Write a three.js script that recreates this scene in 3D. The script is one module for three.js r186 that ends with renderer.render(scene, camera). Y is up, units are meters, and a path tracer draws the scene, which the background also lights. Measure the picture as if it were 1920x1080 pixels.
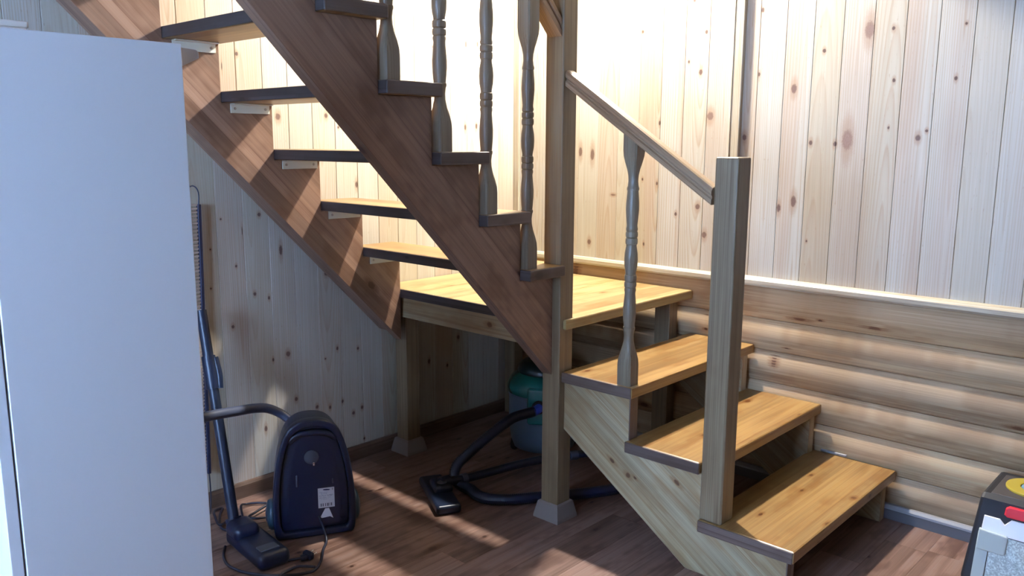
import * as THREE from 'three';
import { RoundedBoxGeometry } from 'three/addons/geometries/RoundedBoxGeometry.js';
import { mergeGeometries, mergeVertices, toCreasedNormals } from 'three/addons/utils/BufferGeometryUtils.js';

// ---------------------------------------------------------------- camera, lights, exposure
const scene = new THREE.Scene();
scene.background = new THREE.Color().setRGB(0.35, 0.56, 1.0);   // overcast dusk sky, seen by the room through one window
scene.backgroundIntensity = 60;
const renderer = new THREE.WebGLRenderer({ antialias: true });
renderer.toneMapping = THREE.LinearToneMapping;
renderer.toneMappingExposure = 1.0;
renderer.shadowMap.enabled = true;

const camera = new THREE.PerspectiveCamera(38.08, 1920 / 1080, 0.05, 50);
camera.position.set(-2.9851, 1.3065, 2.7253);
{
  const yaw = 0.8248, pitch = 0.173, roll = 0.0049;
  const fw = new THREE.Vector3(Math.sin(yaw) * Math.cos(pitch), -Math.sin(pitch), -Math.cos(yaw) * Math.cos(pitch));
  const rt = new THREE.Vector3(Math.cos(yaw), 0, Math.sin(yaw)), up = new THREE.Vector3().crossVectors(rt, fw);
  const r2 = rt.clone().multiplyScalar(Math.cos(roll)).addScaledVector(up, Math.sin(roll));
  const u2 = up.clone().multiplyScalar(Math.cos(roll)).addScaledVector(rt, -Math.sin(roll));
  camera.quaternion.setFromRotationMatrix(new THREE.Matrix4().makeBasis(r2, u2, fw.clone().negate()));
}
// the stairwell bulb (above the landing, out of the frame); daylight comes through the window in the left wall
const BULB = new THREE.Vector3(-0.25, 2.54, 0.73), BULB_COLOR = new THREE.Color().setRGB(1, 0.965, 0.90), BULB_CANDELA = 36;
const WIN = { z0: 1.05, z1: 2.35, y0: 0.85, y1: 1.95 };

// ---------------------------------------------------------------- helpers
let seed = 7;
const rnd = () => { seed = (seed * 1664525 + 1013904223) >>> 0; return seed / 4294967296; };
const hash = (x, y) => { let h = (Math.imul(x | 0, 374761393) + Math.imul(y | 0, 668265263)) | 0; h = Math.imul(h ^ (h >>> 13), 1274126177); return ((h ^ (h >>> 16)) >>> 0) / 4294967296; };
function N(x, y) {
  const i = Math.floor(x), j = Math.floor(y); let u = x - i, v = y - j;
  u = u * u * (3 - 2 * u); v = v * v * (3 - 2 * v);
  const a = hash(i, j), b = hash(i + 1, j), c = hash(i, j + 1), d = hash(i + 1, j + 1);
  return a + (b - a) * u + (c - a) * v + (a - b - c + d) * u * v;
}
const clamp = (x, a = 0, b = 1) => Math.min(b, Math.max(a, x));
const smooth = (a, b, x) => { const t = clamp((x - a) / (b - a)); return t * t * (3 - 2 * t); };

const used = new Map(), inWorld = new Map();
function numbered(n) { const k = used.get(n) || 0; used.set(n, k + 1); return k ? n + '_' + String(k).padStart(3, '0') : n; }
function tag(o, label, category, group, kind) {
  if (label) o.userData.label = label;
  if (category) o.userData.category = category;
  if (group) o.userData.group = group;
  if (kind) o.userData.kind = kind;
  return o;
}
function thing(name, label, category, pos = [0, 0, 0], turn = 0, group) {
  const o = new THREE.Group(); o.name = numbered(name); scene.add(o);
  o.position.set(...pos); o.rotation.y = turn;
  if (!turn) inWorld.set(o, o.position.clone());
  return tag(o, label, category, group);
}
const V = (x, y, z) => new THREE.Vector3(x, y, z);
// a mesh under parent; geometry is in world coordinates unless the parent thing is turned
function part(name, geo, mat, parent, label) {
  const w = inWorld.get(parent), g = Array.isArray(geo) ? merge(geo) : geo;
  if (w) g.translate(-w.x, -w.y, -w.z);
  const m = new THREE.Mesh(g, mat); m.name = numbered(name); m.castShadow = m.receiveShadow = true;
  if (label) m.userData.label = label;
  parent.add(m);
  if (w) inWorld.set(m, w);
  return m;
}
function struct(name, geo, mat) {
  const m = part(name, geo, mat, scene); m.userData.kind = 'structure'; return m;
}
function flat(g) { return g.index ? g.toNonIndexed() : g; }
function merge(list) {
  return mergeGeometries(list.map((g) => { const f = flat(g); for (const k of Object.keys(f.attributes)) if (!['position', 'normal', 'uv'].includes(k)) f.deleteAttribute(k); return f; }));
}
// grain-following uv in metres: u along dir, v across it on each face
function woodUV(g0, dir, sheet = 1.15, ov = rnd() * 5) {      // sheet: how many metres of grain the texture holds
  const g = flat(g0), p = g.attributes.position, uv = new Float32Array(p.count * 2), d = V(...dir).normalize();
  const a = V(), b = V(), c = V(), n = V(), t = V(), q = V();
  for (let i = 0; i < p.count; i += 3) {
    a.fromBufferAttribute(p, i); b.fromBufferAttribute(p, i + 1); c.fromBufferAttribute(p, i + 2);
    n.subVectors(b, a).cross(q.subVectors(c, a)).normalize();
    t.crossVectors(n, d);
    let u = d;
    if (t.length() < 0.35) { u = Math.abs(d.y) > 0.7 ? V(1, 0, 0) : V(0, 1, 0); t.crossVectors(n, u); }
    t.normalize();
    for (let k = 0; k < 3; k++) { q.fromBufferAttribute(p, i + k); uv[(i + k) * 2] = q.dot(u); uv[(i + k) * 2 + 1] = q.dot(t) + ov; }
  }
  let lo = Infinity, hi = -Infinity;
  for (let i = 0; i < p.count; i++) { q.fromBufferAttribute(p, i); const s = q.dot(d); if (s < lo) lo = s; if (s > hi) hi = s; }
  const ou = rnd() * Math.max(0, sheet - (hi - lo)) - lo;
  for (let i = 0; i < p.count; i++) uv[i * 2] += ou;
  g.setAttribute('uv', new THREE.BufferAttribute(uv, 2));
  return g;
}
function box(x0, x1, y0, y1, z0, z1, r = 0.003, seg = 2) {
  const w = x1 - x0, h = y1 - y0, d = z1 - z0;
  const g = r ? new RoundedBoxGeometry(w, h, d, seg, Math.min(r, w / 2.01, h / 2.01, d / 2.01)) : new THREE.BoxGeometry(w, h, d);
  return flat(g.translate((x0 + x1) / 2, (y0 + y1) / 2, (z0 + z1) / 2));
}
// polygon in a plane, extruded: axis 'z' -> points (x,y); axis 'x' -> points (z,y); axis 'y' -> points (x,z)
function prism(points, axis, from, to, bevel = 0.002) {
  const s = new THREE.Shape(points.map(([a, b]) => new THREE.Vector2(a, b)));
  const g = new THREE.ExtrudeGeometry(s, { depth: to - from - 2 * bevel, bevelEnabled: bevel > 0, bevelThickness: bevel, bevelSize: bevel, bevelOffset: -bevel, bevelSegments: 2, curveSegments: 8 });
  g.translate(0, 0, from + bevel);
  const p = g.attributes.position, q = V();
  if (axis !== 'z') {
    for (let i = 0; i < p.count; i++) {
      q.fromBufferAttribute(p, i);
      if (axis === 'x') p.setXYZ(i, q.z, q.y, q.x); else p.setXYZ(i, q.x, q.z, q.y);
    }
    const f = flat(g), ps = f.attributes.position;    // mirrored: turn the faces round
    for (let i = 0; i < ps.count; i += 3) for (let k = 0; k < 3; k++) { const t = ps.array[(i + 1) * 3 + k]; ps.array[(i + 1) * 3 + k] = ps.array[(i + 2) * 3 + k]; ps.array[(i + 2) * 3 + k] = t; }
    f.computeVertexNormals(); return f;
  }
  return flat(g);
}
function tube(points, r, seg = 60, radial = 10, ribs = 0, caps = true) {
  const c = new THREE.CatmullRomCurve3(points.map((p) => V(...p)), false, 'centripetal');
  const len = c.getLength(), n = ribs ? Math.round(len / ribs) * 2 : seg;
  const g = new THREE.TubeGeometry(c, n, r, radial, false);
  if (ribs) {
    const p = g.attributes.position, q = V(), o = V();
    for (let i = 0; i <= n; i++) { c.getPointAt(i / n, o); for (let j = 0; j <= radial; j++) { const k = i * (radial + 1) + j; q.fromBufferAttribute(p, k).sub(o).multiplyScalar(i % 2 ? 0.86 : 1).add(o); p.setXYZ(k, q.x, q.y, q.z); } }
    g.computeVertexNormals();
  }
  if (!caps) return flat(g);
  const end = (t, s) => { const e = new THREE.CircleGeometry(r * (ribs ? 0.95 : 1), radial), m = new THREE.Object3D(); m.position.copy(c.getPointAt(t)); m.lookAt(m.position.clone().addScaledVector(c.getTangentAt(t), s)); m.updateMatrix(); return flat(e.applyMatrix4(m.matrix)); };
  return merge([g, end(0, -1), end(1, 1)]);
}
function lathe(pts, seg = 40) { return flat(new THREE.LatheGeometry(pts.map(([r, y]) => new THREE.Vector2(r, y)), seg)); }

// ---------------------------------------------------------------- textures
function makeTexture(w, h, pixel, srgb = true) {
  const d = new Uint8Array(w * h * 4), c = [0, 0, 0];
  for (let y = 0; y < h; y++) for (let x = 0; x < w; x++) {
    pixel(x / w, y / h, c); const i = (y * w + x) * 4;
    d[i] = clamp(c[0], 0, 255); d[i + 1] = clamp(c[1], 0, 255); d[i + 2] = clamp(c[2], 0, 255); d[i + 3] = 255;
  }
  const t = new THREE.DataTexture(d, w, h, THREE.RGBAFormat);
  t.wrapS = t.wrapT = THREE.RepeatWrapping; t.magFilter = THREE.LinearFilter; t.minFilter = THREE.LinearMipmapLinearFilter; t.generateMipmaps = true;
  if (srgb) t.colorSpace = THREE.SRGBColorSpace;
  t.needsUpdate = true; return t;
}
// a = metres across the grain, b = metres along it; returns 0 (early wood) .. 1 (late wood)
function rings(a, b, s, freq, a0, b0, taper) {
  const wa = a + 0.010 * (N(a * 9 + s * 7.1, b * 1.1 + s) - 0.5) + 0.003 * (N(a * 40 + s, b * 5 + s * 3) - 0.5);
  const q = Math.sqrt((wa - a0) * (wa - a0) + taper * taper * (b - b0) * (b - b0)) * freq;
  const r = q - Math.floor(q);
  return Math.pow(r, 3) * (1 - smooth(0.86, 1, r));
}
const mixc = (c, d, t) => { c[0] += (d[0] - c[0]) * t; c[1] += (d[1] - c[1]) * t; c[2] += (d[2] - c[2]) * t; };
// knots: [across, along, half width mm, half height mm]
function drawKnots(c, a, b, list, core, halo) {
  for (const k of list) {
    const dx = (a - k[0]) * 1150 / k[2], dy = (b - k[1]) * 1150 / k[3];
    if (Math.abs(dx) > 3 || Math.abs(dy) > 4) continue;
    const wob = 0.22 * (N(a * 300 + k[0] * 50, b * 300) - 0.5), d = Math.hypot(dx, dy) + wob;
    const big = clamp((k[2] - 6) / 14);
    mixc(c, halo, 0.42 * (1 - smooth(0.8, 2.0, Math.hypot(dx, dy * 0.6) + wob)));
    if (d < 1.3) {
      const t = (1 - smooth(0.62, 1.2, d)) * (1 - 0.16 * big * (0.5 + 0.5 * Math.sin(d * 17 + k[0] * 40))), rim = smooth(0.55, 0.9, d) * 0.25 * big + 0.12 * N(d * 9, k[0] * 90) ;
      mixc(c, [core[0] + 64 * big - 60 * rim * big, core[1] + 52 * big - 60 * rim * big, core[2] + 48 * big - 60 * rim * big], t * (0.82 - 0.16 * big));
    }
  }
}
function seamIndex(a, seams0, pitch) { return Math.floor((a - seams0) / pitch); }
function pineWall(w, h, la, lb, a0, seam0, pitch, list, seedShift) {
  return makeTexture(w, h, (x, y, c) => {
    const a = a0 + x * la, b = y * lb, i = seamIndex(a, seam0, pitch) + seedShift, h1 = hash(i, 11), h2 = hash(i, 23), h3 = hash(i, 37), s = h1 * 40 + i;
    const mid = seam0 + (seamIndex(a, seam0, pitch) + 0.5) * pitch;
    // every board has its own tone: pale sapwood, pinkish heartwood or straw
    const warm = h1 * h1, pinkStripe = smooth(0.35, 0.65, N((a - mid) * 14 + i * 3.3, b * 0.5 + i)) * h2;
    c[0] = 229 - 8 * warm; c[1] = 223 - 16 * warm; c[2] = 203 - 26 * warm;
    mixc(c, [218, 194, 168], 0.75 * pinkStripe);
    const lw = rings(a, b, s, 95 + 60 * h3, mid + (h2 - 0.5) * 0.09, h3 * 2.4, h1 > 0.45 ? 0.045 : 0.012);
    mixc(c, [192, 152, 112], lw * (0.22 + 0.46 * h2));
    const f = N(a * 700, b * 9 + s) - 0.5, g = N(a * 160 + s, b * 2.5) - 0.5, m = N(a * 14 + s, b * 6) - 0.5;
    c[0] += 9 * f + 8 * g + 7 * m; c[1] += 10 * f + 10 * g + 8 * m; c[2] += 11 * f + 12 * g + 8 * m;
    // short resin pores
    const por = N(a * 420 + 9, b * 45 + s); if (por > 0.93) mixc(c, [160, 118, 86], (por - 0.93) * 4);
    drawKnots(c, a, b, list, [88, 62, 52], [186, 146, 112]);
  });
}
const rightKnots = [[1.62, 1.686, 18, 33], [1.365, 1.502, 12, 20], [1.468, 1.628, 7, 8], [1.571, 1.319, 21, 42], [1.804, 1.326, 10, 12], [1.829, 1.349, 6, 6], [1.44, 1.309, 8, 10], [1.529, 1.305, 8, 10], [1.712, 1.516, 6, 8], [1.903, 1.514, 6, 8], [1.919, 1.681, 5, 5], [1.698, 1.685, 6, 8], [1.179, 1.328, 10, 13], [1.333, 1.068, 9, 17], [1.389, 1.095, 12, 24], [1.448, 0.953, 4, 5], [1.707, 1.36, 4, 6], [1.227, 1.789, 7, 11], [1.226, 1.559, 5, 9],
  [1.035, 1.41, 16, 19], [0.985, 1.579, 9, 13], [0.996, 1.055, 12, 13], [1.031, 0.944, 12, 15], [0.93, 1.621, 5, 7], [0.463, 1.254, 12, 29], [0.397, 1.265, 11, 24], [0.58, 1.083, 15, 5], [0.455, 0.868, 11, 14], [0.804, 1.386, 5, 11], [0.883, 1.257, 6, 8], [0.729, 1.155, 5, 7], [0.801, 1.14, 5, 9], [0.896, 1.019, 7, 9], [0.745, 0.883, 5, 9], [1.003, 1.729, 7, 9], [0.709, 1.753, 6, 7], [0.945, 1.852, 7, 9]];
const backKnots = [[-1.421, 0.755, 7, 8], [-1.364, 0.733, 5, 8], [-1.358, 0.495, 5, 8], [-1.293, 0.506, 11, 12], [-1.306, 0.906, 8, 23], [-1.11, 0.795, 10, 9], [-1.068, 0.487, 6, 9], [-0.967, 0.469, 6, 7], [-1.514, 0.647, 7, 8], [-1.489, 0.865, 5, 6], [-1.126, 0.455, 5, 4], [-1.538, 1.036, 4, 4], [-1.389, 1.043, 8, 8], [-1.459, 0.989, 2, 16], [-1.583, 0.933, 4, 4], [-1.589, 0.796, 4, 4], [-1.402, 0.235, 7, 13], [-1.173, 0.267, 8, 9], [-1.112, 0.251, 6, 9], [-0.998, 0.2, 8, 9], [-0.954, 0.214, 8, 9], [-1.05, 0.262, 6, 9], [-1.266, 0.321, 8, 10], [-0.947, 0.076, 6, 7],
  [-1.446, 1.602, 7, 8], [-1.294, 1.393, 12, 14], [-1.086, 1.402, 9, 11], [-1.031, 1.359, 5, 6], [-0.952, 1.137, 7, 15], [-0.535, 1.701, 5, 7], [-0.343, 1.728, 5, 15], [-0.271, 1.734, 5, 15], [-0.193, 1.598, 5, 5], [-0.349, 1.37, 7, 15], [-0.279, 1.376, 7, 15], [-1.504, 1.557, 2, 16], [-0.58, 0.34, 8, 14], [-0.40, 0.42, 9, 12], [-0.47, 0.30, 7, 9]];
const RIGHT_SEAM = 1.222, RIGHT_PITCH = 0.1035, NICHE_SEAM = 0.07, NICHE_PITCH = 0.1055, BACK_SEAM = -0.0315, BACK_PITCH = 0.1015;
const texNiche = pineWall(1024, 2048, 1.2, 2.66, 0, NICHE_SEAM, NICHE_PITCH, rightKnots, 100);
const texRight = pineWall(1024, 2048, 1.2, 2.66, 1.1, RIGHT_SEAM, RIGHT_PITCH, rightKnots, 200);
const texBack = pineWall(2048, 2048, 2.66, 2.66, -2.66, BACK_SEAM, BACK_PITCH, backKnots, 300);

// general board texture, grain along u; laminated strips of slightly different tone; neutral, tinted by the material's colour
function boardTexture(w, h, lu, lv, strip, o) {
  const list = [];
  let s0 = o.seed; const r = () => { s0 = (s0 * 1664525 + 1013904223) >>> 0; return s0 / 4294967296; };
  for (let k = 0; k < o.knots; k++) { const q = 4 + r() * o.knotSize; list.push([r() * lv, r() * lu, q, q * (1.1 + r() * 0.9)]); }
  return makeTexture(w, h, (x, y, c) => {
    const b = x * lu, a = y * lv, i = Math.floor(a / strip), h1 = hash(i, 5 + o.seed), h2 = hash(i, 9 + o.seed), s = h1 * 30 + i;
    const t = 1 - o.tone * h1; c[0] = 255 * t; c[1] = 255 * t * (1 - 0.04 * h2); c[2] = 255 * t * (1 - 0.09 * h2);
    const lw = rings(a, b, s, o.freq, (i + 0.5) * strip + (h2 - 0.5) * strip, h1 * lu, o.taper);
    mixc(c, o.dark, lw * o.ring);
    const f = N(a * 750, b * 8 + s) - 0.5, g = N(a * 120 + s, b * 2) - 0.5, m = N(a * 16 + s, b * 5) - 0.5;
    const k = o.noise * (30 * f + 26 * g + 34 * m); c[0] += k; c[1] += k * 1.08; c[2] += k * 1.15;
    if (o.blotch) { const q = smooth(0.45, 0.8, N(a * 22 + 3, b * 7 + s) * 0.65 + N(a * 60, b * 30) * 0.35); mixc(c, o.dark, q * o.blotch); }
    drawKnots(c, a, b, list, o.core, o.halo);
    if (strip < lv && (a / strip - i) * strip < 0.0009) mixc(c, o.dark, 0.5);
  });
}
const texStain = boardTexture(2048, 512, 2.6, 0.8, 0.085, { seed: 3, knots: 16, knotSize: 12, tone: 0.24, freq: 55, taper: 0.02, ring: 0.22, noise: 0.8, blotch: 0.24, dark: [128, 96, 74], core: [70, 42, 26], halo: [120, 84, 60] });
const texTread = boardTexture(1024, 512, 1.2, 0.6, 0.1, { seed: 12, knots: 10, knotSize: 7, tone: 0.16, freq: 44, taper: 0.03, ring: 0.34, noise: 1.1, blotch: 0.32, dark: [176, 130, 82], core: [120, 78, 42], halo: [160, 112, 64] });
const texPale = boardTexture(1024, 512, 1.2, 0.6, 0.11, { seed: 21, knots: 15, knotSize: 8, tone: 0.2, freq: 26, taper: 0.035, ring: 0.55, noise: 1.1, blotch: 0.3, dark: [176, 138, 98], core: [96, 62, 40], halo: [168, 126, 86] });
const texPost = boardTexture(2048, 256, 2.6, 0.35, 0.35, { seed: 33, knots: 0, knotSize: 9, tone: 0.05, freq: 150, taper: 0.006, ring: 0.42, noise: 1.2, blotch: 0.08, dark: [130, 108, 84], core: [84, 58, 38], halo: [136, 108, 80] });
const texLog = boardTexture(2048, 512, 3.0, 0.75, 0.125, { seed: 44, knots: 34, knotSize: 12, tone: 0.12, freq: 40, taper: 0.02, ring: 0.26, noise: 1.1, blotch: 0.26, dark: [160, 122, 90], core: [88, 54, 34], halo: [140, 98, 68] });
const texFloor = boardTexture(2048, 512, 2.6, 0.65, 0.65, { seed: 55, knots: 16, knotSize: 8, tone: 0.04, freq: 24, taper: 0.03, ring: 0.42, noise: 1.3, blotch: 0.42, dark: [138, 112, 98], core: [84, 58, 46], halo: [130, 100, 84] });
const texSpeckle = makeTexture(256, 256, (x, y, c) => { const n = hash((x * 256) | 0, (y * 256) | 0), m = N(x * 60, y * 60); const v = 196 + 40 * (n - 0.5) + 70 * (m - 0.5); c[0] = v; c[1] = v * 1.03; c[2] = v * 1.02; });
texSpeckle.repeat.set(5, 5);
const texScuff = makeTexture(256, 256, (x, y, c) => { const m = N(x * 9, y * 9) * 0.6 + N(x * 40, y * 40) * 0.4, s = N(x * 200, y * 6) > 0.94 ? 60 : 0; const v = 170 + 70 * m + s; c[0] = v; c[1] = v; c[2] = v; });
function bumpFrom(lu, fine) { return makeTexture(512, 512, (x, y, c) => { const v = 128 + 70 * (N(y * fine, x * 14) - 0.5) + 50 * (N(y * fine * 3, x * 30) - 0.5); c[0] = c[1] = c[2] = v; }, false); }
const texGrainBump = bumpFrom(1, 90);

// ---------------------------------------------------------------- materials
const rgb = (r, g, b) => new THREE.Color().setRGB(r, g, b);
function mat(color, rough, o = {}) { return new THREE.MeshStandardMaterial({ color, roughness: rough, ...o }); }
function per(tex, lu, lv) { const t = tex.clone(); t.repeat.set(1 / lu, 1 / lv); t.needsUpdate = true; return t; }
const M = {
  niche: mat(rgb(0.585, 0.59, 0.62), 0.5, { map: texNiche }), right: mat(rgb(0.585, 0.59, 0.62), 0.5, { map: texRight }), back: mat(rgb(0.585, 0.59, 0.62), 0.5, { map: texBack }),
  trim: mat(rgb(0.461, 0.431, 0.354), 0.45, { map: per(texPost, 2.6, 0.35) }),
  log: [rgb(0.45, 0.32, 0.185), rgb(0.475, 0.345, 0.205), rgb(0.42, 0.305, 0.185)].map((c) => mat(c, 0.62, { map: per(texLog, 3, 0.75) })),
  stain: mat(rgb(0.290, 0.176, 0.119), 0.42, { map: per(texStain, 2.6, 0.8) }),
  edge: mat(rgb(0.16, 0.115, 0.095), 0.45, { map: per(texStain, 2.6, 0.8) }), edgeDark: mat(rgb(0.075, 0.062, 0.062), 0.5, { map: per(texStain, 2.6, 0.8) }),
  tread: mat(rgb(0.314, 0.189, 0.067), 0.36, { map: per(texTread, 1.2, 0.6) }),
  deck: [rgb(0.404, 0.310, 0.138), rgb(0.439, 0.340, 0.155), rgb(0.378, 0.288, 0.133)].map((c) => mat(c, 0.36, { map: per(texTread, 1.2, 0.6) })),
  pale: mat(rgb(0.482, 0.400, 0.249), 0.5, { map: per(texPale, 1.2, 0.6) }),
  post: mat(rgb(0.215, 0.168, 0.105), 0.42, { map: per(texPost, 2.6, 0.35) }),
  spindle: mat(rgb(0.20, 0.17, 0.125), 0.4, { map: per(texPost, 2.6, 0.35) }),
  rail: mat(rgb(0.29, 0.205, 0.135), 0.34, { map: per(texPost, 2.6, 0.35) }),
  skirt: mat(rgb(0.205, 0.165, 0.14), 0.5),
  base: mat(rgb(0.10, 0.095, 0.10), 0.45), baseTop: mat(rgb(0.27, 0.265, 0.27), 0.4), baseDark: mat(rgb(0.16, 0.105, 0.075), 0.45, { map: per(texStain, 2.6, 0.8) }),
  floors: [1, 0.9, 1.1, 0.82, 1.0].map((k) => mat(rgb(0.262 * k, 0.17 * k, 0.14 * k), 0.38, { map: per(texFloor, 2.6, 0.65) })),
  sub: mat(rgb(0.08, 0.06, 0.05), 0.9),
  cream: mat(rgb(0.465, 0.465, 0.375), 0.5), screw: mat(rgb(0.315, 0.300, 0.270), 0.35, { metalness: 0.9 }),
  white: mat(rgb(0.69, 0.665, 0.64), 0.42), whiteEdge: mat(rgb(0.73, 0.71, 0.69), 0.35),
  knob: mat(rgb(0.14, 0.14, 0.15), 0.35, { metalness: 0.6 }),
  card: mat(rgb(0.72, 0.62, 0.52), 0.8),
  vac: mat(rgb(0.014, 0.028, 0.066), 0.42, { map: texScuff }), vacRim: mat(rgb(0.008, 0.016, 0.04), 0.36), vacGrey: mat(rgb(0.06, 0.075, 0.11), 0.45),
  hose: mat(rgb(0.06, 0.075, 0.125), 0.38), hoseBlack: mat(rgb(0.009, 0.017, 0.038), 0.36), cord: mat(rgb(0.015, 0.018, 0.035), 0.45),
  wheel: mat(rgb(0.03, 0.07, 0.10), 0.36), chrome: mat(rgb(0.85, 0.85, 0.88), 0.2, { metalness: 1 }),
  paper: mat(rgb(0.78, 0.79, 0.84), 0.7),
  teal: new THREE.MeshPhysicalMaterial({ color: rgb(0.007, 0.14, 0.125), roughness: 0.24, clearcoat: 0.5, clearcoatRoughness: 0.15 }), tealDark: mat(rgb(0.006, 0.026, 0.03), 0.3),
  steel: mat(rgb(0.12, 0.19, 0.27), 0.38, { metalness: 0.35 }), blue: mat(rgb(0.03, 0.08, 0.5), 0.4), brass: mat(rgb(0.4, 0.3, 0.14), 0.4, { metalness: 0.7 }),
  black: mat(rgb(0.009, 0.009, 0.012), 0.6), blackTop: mat(rgb(0.045, 0.038, 0.038), 0.6), red: mat(rgb(0.72, 0.02, 0.035), 0.4), whitePlastic: mat(rgb(0.96, 0.96, 0.93), 0.4),
  greyPlastic: mat(rgb(0.42, 0.46, 0.42), 0.4), speckle: mat(rgb(0.95, 0.97, 0.90), 0.6, { map: texSpeckle }), yellow: mat(rgb(0.34, 0.26, 0.03), 0.45), hub: mat(rgb(0.12, 0.22, 0.3), 0.35),
  glass: new THREE.MeshPhysicalMaterial({ color: 0xffffff, roughness: 0.02, transmission: 1, thickness: 0, ior: 1.5 }), shade: mat(rgb(0.05, 0.05, 0.055), 0.5), slat: mat(rgb(0.42, 0.32, 0.24), 0.5), frameBlack: mat(rgb(0.018, 0.022, 0.05), 0.4),
  plaster: mat(rgb(0.40, 0.38, 0.35), 0.9),
};
M.right.bumpMap = M.niche.bumpMap = M.back.bumpMap = null;

// ---------------------------------------------------------------- the setting
const ROOM_X = -4.4, ROOM_Z = 5.0, CEIL = 2.2, LID = 4.6, WELL_Z = 1.25, WELL_X = -2.75;
// floor: laminate boards running along x, on a dark slab
{
  const floor = struct('floor', box(ROOM_X - 0.2, 0.2, -0.2, -0.009, -0.2, ROOM_Z + 0.2, 0), M.sub);
  const pitch = 0.13;
  for (let r = 0; r * pitch < ROOM_Z; r++) {
    const z0 = 0.055 - 0.13 + r * pitch, z1 = Math.min(z0 + pitch, ROOM_Z); let x = ROOM_X - hash(r, 3) * 1.2;
    while (x < 0) {
      const a = Math.max(x, ROOM_X), b = Math.min(x + 1.285, 0); x += 1.285;
      if (b - a < 0.05) continue;
      const z00 = Math.max(z0, 0);
      part('plank', woodUV(box(a + 0.0004, b - 0.0004, -0.009, 0, z00 + 0.0004, z1 - 0.0004, 0), [1, 0, 0], 2.55), M.floors[Math.floor(hash(r * 7, Math.round(x * 10)) * 5)], floor);
    }
  }
}
// a vertical lining board with chamfered edges; face towards +depth; returned in (across, along, depth) order by map()
function liningBoard(a0, a1, b0, b1, depth, map, uvmap) {
  const c = 0.0016, e = 0.0003, back = depth - 0.012;
  const prof = [[a0 + e, back], [a1 - e, back], [a1 - e, depth - 0.0018], [a1 - e - c, depth], [a0 + e + c, depth], [a0 + e, depth - 0.0018]];
  const pos = [], uv = [];
  const quad = (p, q, r, s) => { for (const k of [p, q, r, p, r, s]) { pos.push(...map(...k)); uv.push(...uvmap(k[0], k[1])); } };
  for (let i = 0; i < 6; i++) { const [pa, pd] = prof[i], [qa, qd] = prof[(i + 1) % 6]; quad([pa, b0, pd], [qa, b0, qd], [qa, b1, qd], [pa, b1, pd]); }
  for (const b of [b0, b1]) for (let i = 1; i < 5; i++) { const t = [prof[0], prof[i], prof[i + 1]]; if (b === b0) t.reverse(); for (const [a, d] of t) { pos.push(...map(a, b, d)); uv.push(...uvmap(a, b)); } }
  const g = new THREE.BufferGeometry();
  g.setAttribute('position', new THREE.Float32BufferAttribute(pos, 3)); g.setAttribute('uv', new THREE.Float32BufferAttribute(uv, 2));
  return g;
}
function facing(g, test) {           // winding so that normals agree with the wall's side
  const p = g.attributes.position.array, u = g.attributes.uv.array; g.computeVertexNormals();
  if (test(g)) return g;
  for (let i = 0; i < p.length; i += 9) for (let k = 0; k < 3; k++) { const t = p[i + 3 + k]; p[i + 3 + k] = p[i + 6 + k]; p[i + 6 + k] = t; }
  for (let i = 0; i < u.length; i += 6) for (let k = 0; k < 2; k++) { const t = u[i + 2 + k]; u[i + 2 + k] = u[i + 4 + k]; u[i + 4 + k] = t; }
  g.computeVertexNormals(); return g;
}
// back wall (z = 0): vertical boards from corner to corner
const wallBack = struct('wall_back', box(ROOM_X - 0.2, 0.2, -0.2, LID, -0.2, -0.013, 0), M.plaster);
for (let k = -1; BACK_SEAM - BACK_PITCH * k > ROOM_X; k++) {
  const x1 = Math.min(BACK_SEAM - BACK_PITCH * k, 0), x0 = Math.max(BACK_SEAM - BACK_PITCH * (k + 1), ROOM_X);
  if (x1 - x0 < 0.005) continue;
  const g = liningBoard(x0, x1, 0, x0 > WELL_X ? 2.9 : CEIL, 0, (a, b, d) => [a, b, d], (a, b) => [(a + 2.66) / 2.66, b / 2.66]);
  part('plank', facing(g, (q) => { let s = 0; for (let i = 0; i < q.attributes.normal.count; i++) s += q.attributes.normal.getZ(i) * (q.attributes.position.getZ(i) > -0.005 ? 1 : 0); return s > 0; }), M.back, wallBack);
}
// right wall (x = 0): log siding below, vertical boards above (the part by the corner stands a little proud)
const wallRight = struct('wall_right', box(0.0005, 0.2, -0.2, LID, -0.2, ROOM_Z + 0.2, 0), M.plaster);
const toWall = (a, b, d) => [-d, b, a], faceX = (q) => { let s = 0; for (let i = 0; i < q.attributes.normal.count; i++) s += q.attributes.normal.getX(i) * (q.attributes.position.getX(i) < -0.008 ? 1 : 0); return s < 0; };
for (let k = 0; NICHE_SEAM + NICHE_PITCH * (k - 1) < 1.12; k++) {
  const a0 = Math.max(NICHE_SEAM + NICHE_PITCH * (k - 1), 0), a1 = NICHE_SEAM + NICHE_PITCH * k;
  part('plank', facing(liningBoard(a0, a1, 0.775, 2.9, 0.022, toWall, (a, b) => [a / 1.2, b / 2.66]), faceX), M.niche, wallRight);
}
for (let k = -1; RIGHT_SEAM + RIGHT_PITCH * k < ROOM_Z; k++) {
  const a0 = Math.max(RIGHT_SEAM + RIGHT_PITCH * k, 1.128), a1 = Math.min(RIGHT_SEAM + RIGHT_PITCH * (k + 1), ROOM_Z);
  part('plank', facing(liningBoard(a0, a1, 0.775, CEIL, 0.012, toWall, (a, b) => [(a - 1.1) / 1.2, b / 2.66]), faceX), M.right, wallRight);
}
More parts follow.
